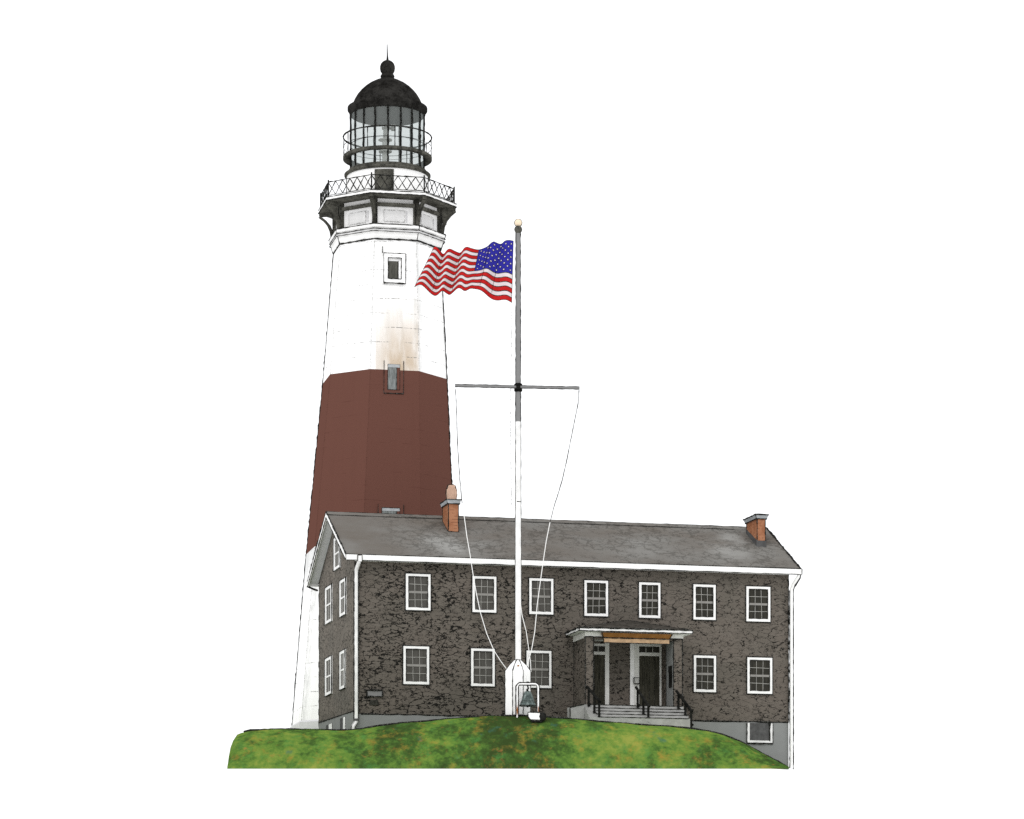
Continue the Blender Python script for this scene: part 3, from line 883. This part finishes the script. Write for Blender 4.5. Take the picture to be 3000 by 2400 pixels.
# chimneys
def rz(v): return 7.65 + sl * (v + E0)
def chimney(u0, u1, v0, v1, ztop, over, slant):
    b = MB()
    b.hexa([(u0, v0, rz(v0) - .3), (u1, v0, rz(v0) - .3), (u1, v1, rz(v1) - .3), (u0, v1, rz(v1) - .3)], [(u0, v0, ztop), (u1, v0, ztop), (u1, v1, ztop), (u0, v1, ztop)], 'brick')
    for (u, v) in ((u0, v0), (u1, v0), (u0, v1)): b.ink((u, v, rz(v)), (u, v, ztop), .026)
    b.ink((u0, v0, rz(v0)), (u0, v1, rz(v1)), .024); b.ink((u0, v0, rz(v0)), (u1, v0, rz(v0)), .024)
    ch = b.build('chimney', roof)
    g = MB()
    lo = [(u0 - .06, v0 - .06, ztop), (u1 + .06, v0 - .06, ztop), (u1 + .06, v1 + .06, ztop), (u0 - .06, v1 + .06, ztop)]
    o = over
    hi = [(u0 - o, v0 - o, ztop + .2), (u1 + o, v0 - o, ztop + .2), (u1 + o, v1 + o, ztop + .2), (u0 - o, v1 + o, ztop + .2)]
    g.hexa(lo, hi, 'lead'); g.inkloop(hi, .03); g.inkloop(lo, .024); g.ink(lo[0], hi[0], .02)
    g.build('chimney_cap', ch)
    return ch
c1 = chimney(5.27, 5.79, 2.85, 4.15, 10.78, .11, 0)
b = MB(); b.lathe([(.22, 10.97), (.25, 11.1), (.27, 11.35), (.25, 11.55), (.19, 11.62), (.19, 11.74), (.14, 11.8)], 5.53, 3.3, 'pot', 16)
for s in (-1, 1): b.inkloop([(5.53 + s * .22, 3.3, 10.97), (5.53 + s * .27, 3.3, 11.33), (5.53 + s * .25, 3.3, 11.55), (5.53 + s * .2, 3.3, 11.72)], .03, False)
b.inkloop([(5.33, 3.28, 11.74), (5.53, 3.1, 11.79), (5.73, 3.28, 11.74)], .026, False)
b.build('chimney_pot', c1)
c2 = chimney(21.22, 21.66, 2.35, 4.05, 10.52, .14, 0)
b = MB()
b.hexa([(21.18, 2.31, rz(2.31) - .2), (21.70, 2.31, rz(2.31) - .2), (21.70, 4.05, rz(4.05) - .2), (21.18, 4.05, rz(4.05) - .2)], [(21.18, 2.31, rz(2.31) + .30), (21.70, 2.31, rz(2.31) + .30), (21.70, 4.05, rz(4.05) + .2), (21.18, 4.05, rz(4.05) + .2)], 'flash_dark')
b.build('flashing', c2)

# entrance porch
P0, P1, PV = 10.97, 15.9, -2.1
b = MB()
b.box(P0, P0 + .42, PV, -.005, -.6, 3.81, 'stone'); b.box(P1 - .46, P1, PV, -.005, -.6, 3.81, 'stone')
for u in (P0, P0 + .42, P1 - .46, P1): b.ink((u, PV - .01, .36), (u, PV - .01, 3.81), .026)
b.ink((P0 - .01, 0, .3), (P0 - .01, 0, 3.7), .024)
b.box(P0 + .42, P1 - .46, PV + .05, PV + .24, 3.70, 3.81, 'stone')
porch = b.build('entrance_porch', house)
b = MB()
b.box(P0 - .03, P1 + .03, PV - .05, PV + .25, 3.80, 4.02, 'frame_grey'); b.box(P0 - .06, P0 + .1, PV + .25, -.01, 3.74, 4.02, 'frame_grey'); b.box(P1 - .1, P1 + .06, PV + .25, -.01, 3.80, 4.02, 'frame_grey')
b.ink((P0 - .03, PV - .06, 3.80), (P1, PV - .06, 3.80), .02)
b.build('frieze', porch)
b = MB()
e0, e1, ev = 10.56, 16.30, -2.5
b.box(e0, e1, ev, -.01, 4.04, 4.18, 'trim')
pk = (13.27, 0, 4.86)
rf = [(e0 - .02, ev - .02, 4.19), (e1 + .02, ev - .02, 4.19), (e1 + .02, -.01, 4.19), (e0 - .02, -.01, 4.19), (13.27, -.01, 4.84), (13.5, -.6, 4.82)]
b.add(rf, [(0, 1, 5), (1, 2, 4, 5), (0, 5, 4, 3), (0, 3, 2, 1), (3, 4, 2)], 'porch_slate')
b.ink(rf[0], rf[1], .036); b.ink(rf[0], rf[3], .045); b.ink(rf[0], rf[5], .022); b.ink(rf[1], rf[5], .03)
b.ink((e0, ev - .01, 4.04), (e1, ev - .01, 4.04), .022); b.ink((e0 - .01, ev, 4.04), (e0 - .01, 0, 4.04), .022); b.ink((e0, ev - .01, 4.04), (e0 + .03, ev - .01, 4.18), .02); b.ink((e1, ev - .01, 4.04), (e1, ev - .01, 4.18), .026)
b.build('porch_roof', porch)
b = MB()
b.hexa([(11.86, PV - .10, 3.76), (15.20, PV - .10, 3.76), (15.20, PV - .051, 3.76), (11.86, PV - .051, 3.76)], [(11.74, PV - .26, 3.985), (15.30, PV - .26, 3.985), (15.30, PV - .051, 3.985), (11.74, PV - .051, 3.985)], 'wood_dark')
b.box(11.86, 15.19, PV - .12, PV - .03, 3.52, 3.745, 'wood_pale')
b.ink((11.84, PV - .14, 3.755), (15.22, PV - .14, 3.755), .026); b.ink((11.74, PV - .27, 3.985), (11.86, PV - .12, 3.76), .022); b.ink((15.30, PV - .27, 3.985), (15.20, PV - .12, 3.76), .022); b.ink((11.86, PV - .13, 3.52), (15.19, PV - .13, 3.52), .018); b.ink((11.86, PV - .13, 3.52), (11.86, PV - .13, 3.74), .022)
b.build('sign_board', porch)
b = MB(); b.box(P0 + .42, P1 - .46, PV + .25, -.01, 3.82, 3.86, 'frame_grey'); b.build('porch_ceiling', porch)
b = MB(FT)
b.box(13.82, 14.02, .01, .10, .37, 3.80, 'white_worn'); b.box(14.02, 14.29, .01, .06, .37, 3.80, 'frame_grey')
b.box(14.29, 15.34, .01, .06, 3.15, 3.32, 'frame_grey'); b.box(14.29, 15.34, .01, .06, 3.62, 3.80, 'frame_grey')
b.box(15.34, 15.435, .01, .07, .37, 3.80, 'frame_grey')
b.box(12.53, 12.74, .01, .09, .37, 3.80, 'frame_grey'); b.box(11.5, 12.53, .01, .07, 3.15, 3.3, 'frame_grey'); b.box(11.5, 12.53, .01, .06, 3.58, 3.7, 'frame_grey')
b.build('door_frame', porch)
for (a, c) in ((14.29, 15.34), (11.5, 12.53)):
    d = MB(FT); d.box(a, c, .012, .045, .37, 3.15, 'door')
    for i in range(1, 4): d.ink((a + (c - a) * i / 4, .047, .4), (a + (c - a) * i / 4, .047, 3.1), .01)
    dd = d.build('door', porch)
    d = MB(FT); d.box(a, c, .012, .04, 3.32 if a > 13 else 3.3, 3.62 if a > 13 else 3.58, 'pane_dark')
    for i in (1, 2): d.box(a + (c - a) * i / 3 - .02, a + (c - a) * i / 3 + .02, .04, .055, 3.33, 3.57, 'bar')
    d.build('transom_window', porch)
b = MB(FT); b.box(13.98, 14.26, .1, .2, 1.75, 2.05, 'frame_grey'); b.inkloop([(13.98, .21, 2.05), (14.26, .21, 2.05), (14.26, .21, 1.75), (13.98, .21, 1.75)], .02)
for i in range(4): b.ink((14.0, .205, 1.8 + .06 * i), (14.24, .205, 1.8 + .06 * i), .008)
b.build('letter_box', porch)
b = MB(); 
b.box(P1 - .56, P1 - .49, -2.0, -1.55, 2.2, 2.5, 'black_iron'); b.box(P1 - .54, P1 - .49, -2.0, -1.55, 1.45, 2.21, 'black_iron')
b.build('notice_case', porch)
b = MB(); b.box(P1 - .49, P1 - .462, -2.05, -1.0, .472, 3.69, 'concrete'); b.ink((P1 - .5, -1.0, .5), (P1 - .5, -1.0, 3.69), .02); b.build('plaster_lining', porch)
# steps
b = MB()
for i in range(5):
    z1 = .47 - .17 * i
    b.box(10.82, 15.85, PV - .35 - .27 * i, PV - .08 - .27 * i if i else -.01, -.85, z1, 'step')
    b.ink((11.2, PV - .36 - .27 * i, z1), (15.8, PV - .36 - .27 * i, z1), .019)
b.hexa([(10.12, -2.4, -.7), (10.815, -2.5, -.7), (10.815, -1.6, -.7), (10.12, -1.9, -.7)], [(10.12, -2.4, .33), (10.815, -2.5, .462), (10.815, -1.6, .462), (10.12, -1.9, .33)], 'step')
b.inkloop([(10.12, -2.42, -.7), (10.12, -2.42, .33), (10.815, -2.52, .47)], .026, False)
steps = b.build('entrance_steps', house)
for (ua, ub, za, zb) in ((11.0, 11.32, 1.32, .50), (13.47, 13.78, 1.33, .32), (15.53, 15.95, 1.19, .12)):
    b = MB()
    A, B_ = Vector((ua, -2.4, za)), Vector((ub, -3.55, zb))
    b.tube([A + (A - B_) * .04, A.lerp(B_, .5), B_], .068, 'black_iron', 8)
    for q, base in ((.1, .3), (.55, -.15), (.93, -.6)):
        p = A.lerp(B_, q)
        zb0 = max(base, p.z - 1.0) if q < .9 else -.62
        zb0 = p.z - .88 if q < .3 else zb0
        b.tube([p, (p.x, p.y, zb0)], .06, 'black_iron', 8)
        b.tube([(p.x - .06, p.y - .02, zb0 + .22), (p.x + .1, p.y - .02, zb0 + .12), (p.x, p.y, zb0 + .02)], .045, 'black_iron', 6)
    b.build('handrail', steps)

# ------------------------------------------------------------------ flagpole
PX, PY = 7.89, -5.5
pole = empty('flagpole', (PX, PY, -.55))
tag(pole, 'tall flagpole with grey upper half, white lower half, yardarm and plank foot', 'flagpole')
PL = (PX, PY, -.55)
ZJ = 13.13
b = MB()
b.lathe([(.14, -.3), (.135, 6), (.12, ZJ)], PX, PY, 'white_worn', 20)
for s in (-1, 1): b.ink((PX + s * .14, PY - .01, 2.0), (PX + s * .12, PY - .01, ZJ), .024)
b.ink((PX - .06, PY - .14, 9.4), (PX + .12, PY - .1, 9.4), .02)
b.build('lower_mast', pole, PL)
b = MB()
b.lathe([(.115, ZJ), (.10, 22.0)], PX, PY, 'pole_grey', 20)
for s in (-1, 1): b.ink((PX + s * .115, PY - .01, ZJ), (PX + s * .10, PY - .01, 22.0), .028)
b.build('upper_mast', pole, PL)
b = MB()
b.lathe([(.10, 21.9), (.17, 22.0), (.19, 22.1), (.15, 22.2), (.08, 22.24)], PX, PY, 'dark_iron', 20)
b.build('truck', pole, PL)
b = MB()
b.lathe([(.03, 22.20)] + [(.17 * math.cos(R(q)), 22.39 + .17 * math.sin(R(q))) for q in range(-75, 76, 10)] + [(.01, 22.56)], PX, PY, 'gilt', 24)
b.tube([(PX + .175 * math.cos(2 * math.pi * i / 28), PY, 22.39 + .175 * math.sin(2 * math.pi * i / 28)) for i in range(28)], .02, 'ink', 5, .3, True)
b.build('finial_ball', pole, PL)
b = MB()
yl, yr = (4.95, PY - .18, 14.78), (10.74, PY - .18, 14.66)
b.tube([yl, yr], .062, 'pole_grey', 10)
for s in (-1, 1): b.ink((yl[0], yl[1] - .02, yl[2] + s * .06), (yr[0], yr[1] - .02, yr[2] + s * .06), .02)
b.build('yardarm', pole, PL)
b = MB()
b.lathe([(.14, 14.52), (.19, 14.56), (.19, 14.66), (.16, 14.72), (.19, 14.78), (.19, 14.88), (.14, 14.92)], PX, PY, 'black_iron', 16)
b.box(PX - .1, PX + .1, PY - .26, PY, 14.6, 14.84, 'black_iron')
b.build('collar', pole, PL)
# plank foot
b = MB()
FA = [R(-67 + 45 * k) for k in range(8)]
def fp(r, z): return [(PX - .02 + r * math.sin(a), PY - r * math.cos(a), z) for a in FA]
r_ = .64
vs = fp(r_, -.75) + fp(r_, 1.50) + fp(.44, 1.765) + fp(.17, 2.03)
b.add(vs, [(k, (k + 1) % 8, 8 + (k + 1) % 8, 8 + k) for k in range(8)] + [(8 + k, 8 + (k + 1) % 8, 16 + (k + 1) % 8, 16 + k) for k in range(8)] + [(16 + k, 16 + (k + 1) % 8, 24 + (k + 1) % 8, 24 + k) for k in range(8)] + [tuple(range(24, 32)), tuple(range(8))[::-1]], 'post_white')
for k in range(8):
    b.ink(vs[k], vs[8 + k], .022); b.ink(vs[8 + k], vs[16 + k], .022); b.ink(vs[16 + k], vs[24 + k], .022)
b.inkloop(fp(.16, 2.03), .022)
b.tube([(PX, PY - .40, 1.73), (PX, PY - .46, 1.70)], .05, 'wood_dark', 10)
b.build('plank_foot', pole, PL)
# ropes; dark against the sky above the ridge, whitened below
S = 141.3 / 6400
def rp(px, py, y=-5.7): return ((px - 1078) * S + 7.6, y, (2040 - py) * S - 12.33)
def rope(pts, split, r=.02):
    b = MB()
    P = [rp(*p) for p in pts]
    up = [p for p in P if p[2] >= split]; lo = [p for p in P if p[2] < split]
    if len(up) > 1:
        for a, c in zip(up, up[1:]): b.ink(a, c, r, 'ink')
    if lo:
        ch = (up[-1:] if up else []) + lo
        for a, c in zip(ch, ch[1:]): b.tube([a, c], r * 1.05, 'rope', 6)
    return b.build('halyard', pole, PL)
rope([(959, 820), (961, 860), (962, 900), (964, 950), (968, 1010), (973, 1060), (978, 1092), (983, 1130), (990, 1170), (996, 1210), (1003, 1250), (1012, 1292), (1025, 1335), (1040, 1370), (1054, 1392), (1069, 1412)], 8.7, .018)
rope([(1219, 822), (1217, 850), (1211, 880), (1200, 935), (1192, 975), (1184, 1010), (1175, 1040), (1167, 1065), (1158, 1100), (1150, 1140), (1144, 1180), (1137, 1230), (1131, 1275), (1126, 1330), (1119, 1370), (1110, 1400), (1103, 1418)], 8.35, .018)
rope([(1093, 1262), (1098, 1293), (1108, 1330), (1113, 1365), (1117, 1395), (1118, 1415)], 30, .016) if False else rope([(1096, 1272), (1099, 1295), (1108, 1330), (1113, 1365), (1117, 1395), (1118, 1415)], 90, .016)
b = MB()
for a, c in zip([(1078, 640), (1077, 700), (1075.5, 800), (1075, 900), (1076, 1000)], [(1077, 700), (1075.5, 800), (1075, 900), (1076, 1000), (1078, 1080)]):
    b.ink(rp(*a), rp(*c), .016, 'faint')
b.build('halyard', pole, PL)

# ------------------------------------------------------------------ flag
TOPE = [(0, 1533, 455, 0), (.07, 1468, 449, .06), (.13, 1405, 458, -.05), (.17, 1380, 500, -.14), (.215, 1320, 490, 0), (.265, 1255, 468, .14), (.285, 1236, 515, .02), (.34, 1160, 545, -.08), (.40, 1088, 572, -.02), (.47, 1000, 562, .12), (.54, 925, 540, .20), (.572, 888, 572, .06), (.60, 866, 607, -.14), (.67, 795, 592, .0), (.74, 715, 567, .20), (.79, 677, 600, .08), (.84, 640, 632, -.16), (.90, 590, 572, .05), (.95, 550, 539, .18), (1.0, 518, 550, .08)]
BOTE = [(0, 1515, 1235), (.07, 1430, 1192), (.13, 1310, 1210), (.17, 1235, 1170), (.215, 1180, 1132), (.265, 1120, 1095), (.285, 1085, 1075), (.34, 1035, 1060), (.40, 985, 1056), (.47, 912, 1112), (.54, 850, 1062), (.572, 795, 1066), (.60, 735, 1138), (.67, 672, 1112), (.74, 625, 1092), (.79, 560, 1168), (.84, 492, 1122), (.90, 405, 1045), (.95, 345, 1018), (1.0, 268, 1060)]
def flag_pt(a, bb, out=0.0):
    tx, tz, ty = interp(TOPE, a)
    bx, bz = interp(BOTE, a)
    # smooth a little along the fly
    q = 0.012
    for d in (-q, q, -2 * q, 2 * q):
        x_, z_, y_ = interp(TOPE, min(1, max(0, a + d))); tx += x_; tz += z_; ty += y_
        x_, z_ = interp(BOTE, min(1, max(0, a + d))); bx += x_; bz += z_
    tx, tz, ty, bx, bz = tx / 5, tz / 5, ty / 5, bx / 5, bz / 5
    x = tx + (bx - tx) * bb; z = tz + (bz - tz) * bb
    amp = 4 * bb * (1 - bb)
    z += amp * 9 * math.sin(a * 2 * math.pi * 2.4 + bb * 2.2 + .6) * max(0.0, 1 - 1.6 * a)
    px, py = 826.4 + x / 6.0, 431.2 + z / 6.0
    p = rp(px, py, PY - .12)
    yy = ty * (1.25 + .3 * bb) + .05 * math.sin(bb * 5 + a * 9)
    return Vector((p[0], p[1] - yy - out - .1 * min(1, a * 4), p[2]))
NA = 150
rows = []
for i in range(13):
    b0, b1 = i / 13, (i + 1) / 13
    g = .0075
    rows += [(b0 + (g if i else 0), b0 + 1 / 26, i), (b0 + 1 / 26, b1 - (g if i < 12 else 0), i)]
    if i < 12: rows.append((b1 - g, b1 + g, -1))
b = MB()
vs, fs = [], {'flag_red': [], 'flag_white': [], 'flag_blue': [], 'ink': []}
bl = sorted({round(x, 6) for r0, r1, _ in rows for x in (r0, r1)})
grid = [[flag_pt(i / NA, bb) for i in range(NA + 1)] for bb in bl]
idx = lambda j, i: j * (NA + 1) + i
allv = [p for row in grid for p in row]
for j in range(len(bl) - 1):
    mid = (bl[j] + bl[j + 1]) / 2
    kind = next(k for r0, r1, k in rows if r0 - 1e-5 <= mid <= r1 + 1e-5)
    for i in range(NA):
        a = (i + .5) / NA
        can = a < .4 and mid < 7 / 13 - .004
        if can: m = 'ink' if a > .395 else 'flag_blue'
        elif kind == -1: m = 'ink'
        else: m = 'flag_red' if kind % 2 == 0 else 'flag_white'
        fs[m].append((idx(j, i), idx(j, i + 1), idx(j + 1, i + 1), idx(j + 1, i)))
base = len(b.v); b.v += allv
for m, ff in fs.items():
    k = b.m(m)
    for f in ff: b.f.append(list(f)); b.mi.append(k); b.sm.append(True)
for edge in ([flag_pt(i / NA, 0) for i in range(0, NA + 1, 2)], [flag_pt(i / NA, 1) for i in range(0, NA + 1, 2)], [flag_pt(0, i / 20) for i in range(21)], [flag_pt(1, i / 20) for i in range(21)]):
    b.tube(edge, .013, 'ink', 5)
for a in (.17, .285, .60, .84):         # crease lines along the folds
    lo = 0.02 if a > .4 else 0.0
    b.tube([flag_pt(a, lo + (.9 - lo) * i / 16, .012) for i in range(17)], .008, 'ink', 5)
def star(ca, cb, rad, out, mat):
    vs = [flag_pt(ca, cb, out)]
    for k in range(10):
        rr = rad if k % 2 == 0 else rad * .42
        w = math.pi * k / 5
        vs.append(flag_pt(max(0, ca + rr * math.sin(w) * .60), max(0, cb - rr * math.cos(w)), out))
    for sgn in (1,):
        b.add(vs, [(0, 1 + k, 1 + (k + 1) % 10) for k in range(10)], mat)
for rI in range(9):
    n = 6 if rI % 2 == 0 else 5
    for k in range(n):
        ca = .4 * ((k * 2 + 1 + (0 if n == 6 else 1)) / 12)
        cb = (7 / 13) * (rI + 1) / 10
        star(ca, cb, .030, .014, 'ink'); star(ca, cb, .0155, .024, 'star')
        star(ca, cb, .030, -.014, 'ink'); star(ca, cb, .0155, -.024, 'star')
flag = b.build('national_flag', None, (PX, PY, 18.5), auto=False)
tag(flag, 'rippling red and white striped flag with starred blue canton on the flagpole', 'flag')

# ------------------------------------------------------------------ bell and its stand
BX, BY, BZ = 8.325, -6.55, -.62
stand = MB()
lx, rx, zt = 7.84, 8.81, .83
stand.tube([(lx, BY, BZ - .15), (lx, BY, .66), (lx + .03, BY, .76), (lx + .1, BY, zt), (rx - .1, BY, zt), (rx - .03, BY, .76), (rx, BY, .66), (rx, BY, BZ - .15)], .042, 'pipe', 10)
for o_, q in ((-.062, 1), (.062, -1)):
    stand.inkloop([(lx + o_, BY - .02, BZ - .1), (lx + o_, BY - .02, .7 - o_ * .5), (lx + .09, BY - .02, zt - o_ * 1.0), (rx - .09, BY - .02, zt - o_ * 1.0), (rx - o_, BY - .02, .7 - o_ * .5), (rx - o_, BY - .02, BZ - .1)], .024, False)
st = stand.build('bell_stand', None, (BX, BY, BZ))
tag(st, 'white pipe bell stand streaked with rust beside the plank foot', 'bell stand')
for x in (8.17, 8.40):
    pass
bell = empty('hanging_bell', (BX, BY, .83))
tag(bell, 'weathered grey green bell hanging from the white pipe stand', 'bell')
b = MB()
b.lathe([(.30, -.20), (.37, -.20), (.39, -.17), (.375, -.13), (.33, -.05), (.30, .04), (.265, .16), (.225, .28), (.19, .38), (.16, .45), (.10, .49), (.02, .50)], BX, BY, 'bell', 32)
for z, r in ((-.03, .325), (.03, .305)): b.tube([(BX + r * math.sin(2 * math.pi * i / 32), BY - r * math.cos(2 * math.pi * i / 32), z) for i in range(32)], .01, 'ink', 5, .3, True)
b.tube([(BX + .385 * math.sin(2 * math.pi * i / 32), BY - .385 * math.cos(2 * math.pi * i / 32), -.18) for i in range(32)], .022, 'ink', 5, .3, True)
b.build('bell_body', bell, (BX, BY, .83))
b = MB()
b.tube([(BX, BY, .48), (BX - .03, BY, .56), (BX + .03, BY, .62), (BX, BY, .72), (BX - .02, BY, .9)], [.06, .05, .045, .03, .03], 'black_iron', 8)
b.tube([(BX - .06, BY, .84), (BX - .03, BY, .92), (BX + .03, BY, .92), (BX + .05, BY, .85)], .028, 'black_iron', 6)
b.build('hanger', bell, (BX, BY, .83))
b = MB(); b.tube([(BX, BY, .2), (BX, BY, -.2)], .025, 'black_iron', 6); b.lathe([(.02, -.26), (.06, -.22), (.06, -.17), (.02, -.13)], BX, BY, 'black_iron', 12); b.build('clapper', bell, (BX, BY, .83))

# ------------------------------------------------------------------ floodlight lying at the foot
fx, fy = 8.60, -7.0
fl = empty('floodlight', (fx, fy, -.95))
tag(fl, 'small white floodlight with round black end lying on the grass by the bell', 'floodlight')
FLL = (fx, fy, -.95)
T = lambda p: Vector((fx + p[0], fy + p[1], -.72 + p[2]))
b = MB(T)
def sec(x, w, z0, z1): return [(x, -w, z1), (x, w, z1), (x, w, z0 + .05), (x, w * .6, z0), (x, -w * .6, z0), (x, -w, z0 + .05)]
b.hexa(sec(-.26, .16, -.02, .17), sec(-.16, .18, -.17, .20), 'white'); b.hexa(sec(-.16, .18, -.17, .20), sec(.28, .18, -.19, .17), 'white')
b.inkloop([(-.27, -.17, .18), (-.27, -.17, -.02), (-.14, -.19, -.18), (.28, -.19, -.2)], .026, False); b.ink((-.27, -.17, .19), (.28, -.19, .18), .024)
b.build('lamp_housing', fl, FLL)
b = MB(T)
b.lathe([(.02, -.2), (.12, -.19), (.185, -.12), (.21, 0), (.185, .12), (.12, .19), (.02, .2)], .38, -.02, 'black_iron', 20)
b.build('lamp_head', fl, FLL)
b = MB(T); b.box(-.12, .40, -.14, .14, -.27, -.20, 'black_iron'); b.build('foot_plate', fl, FLL)
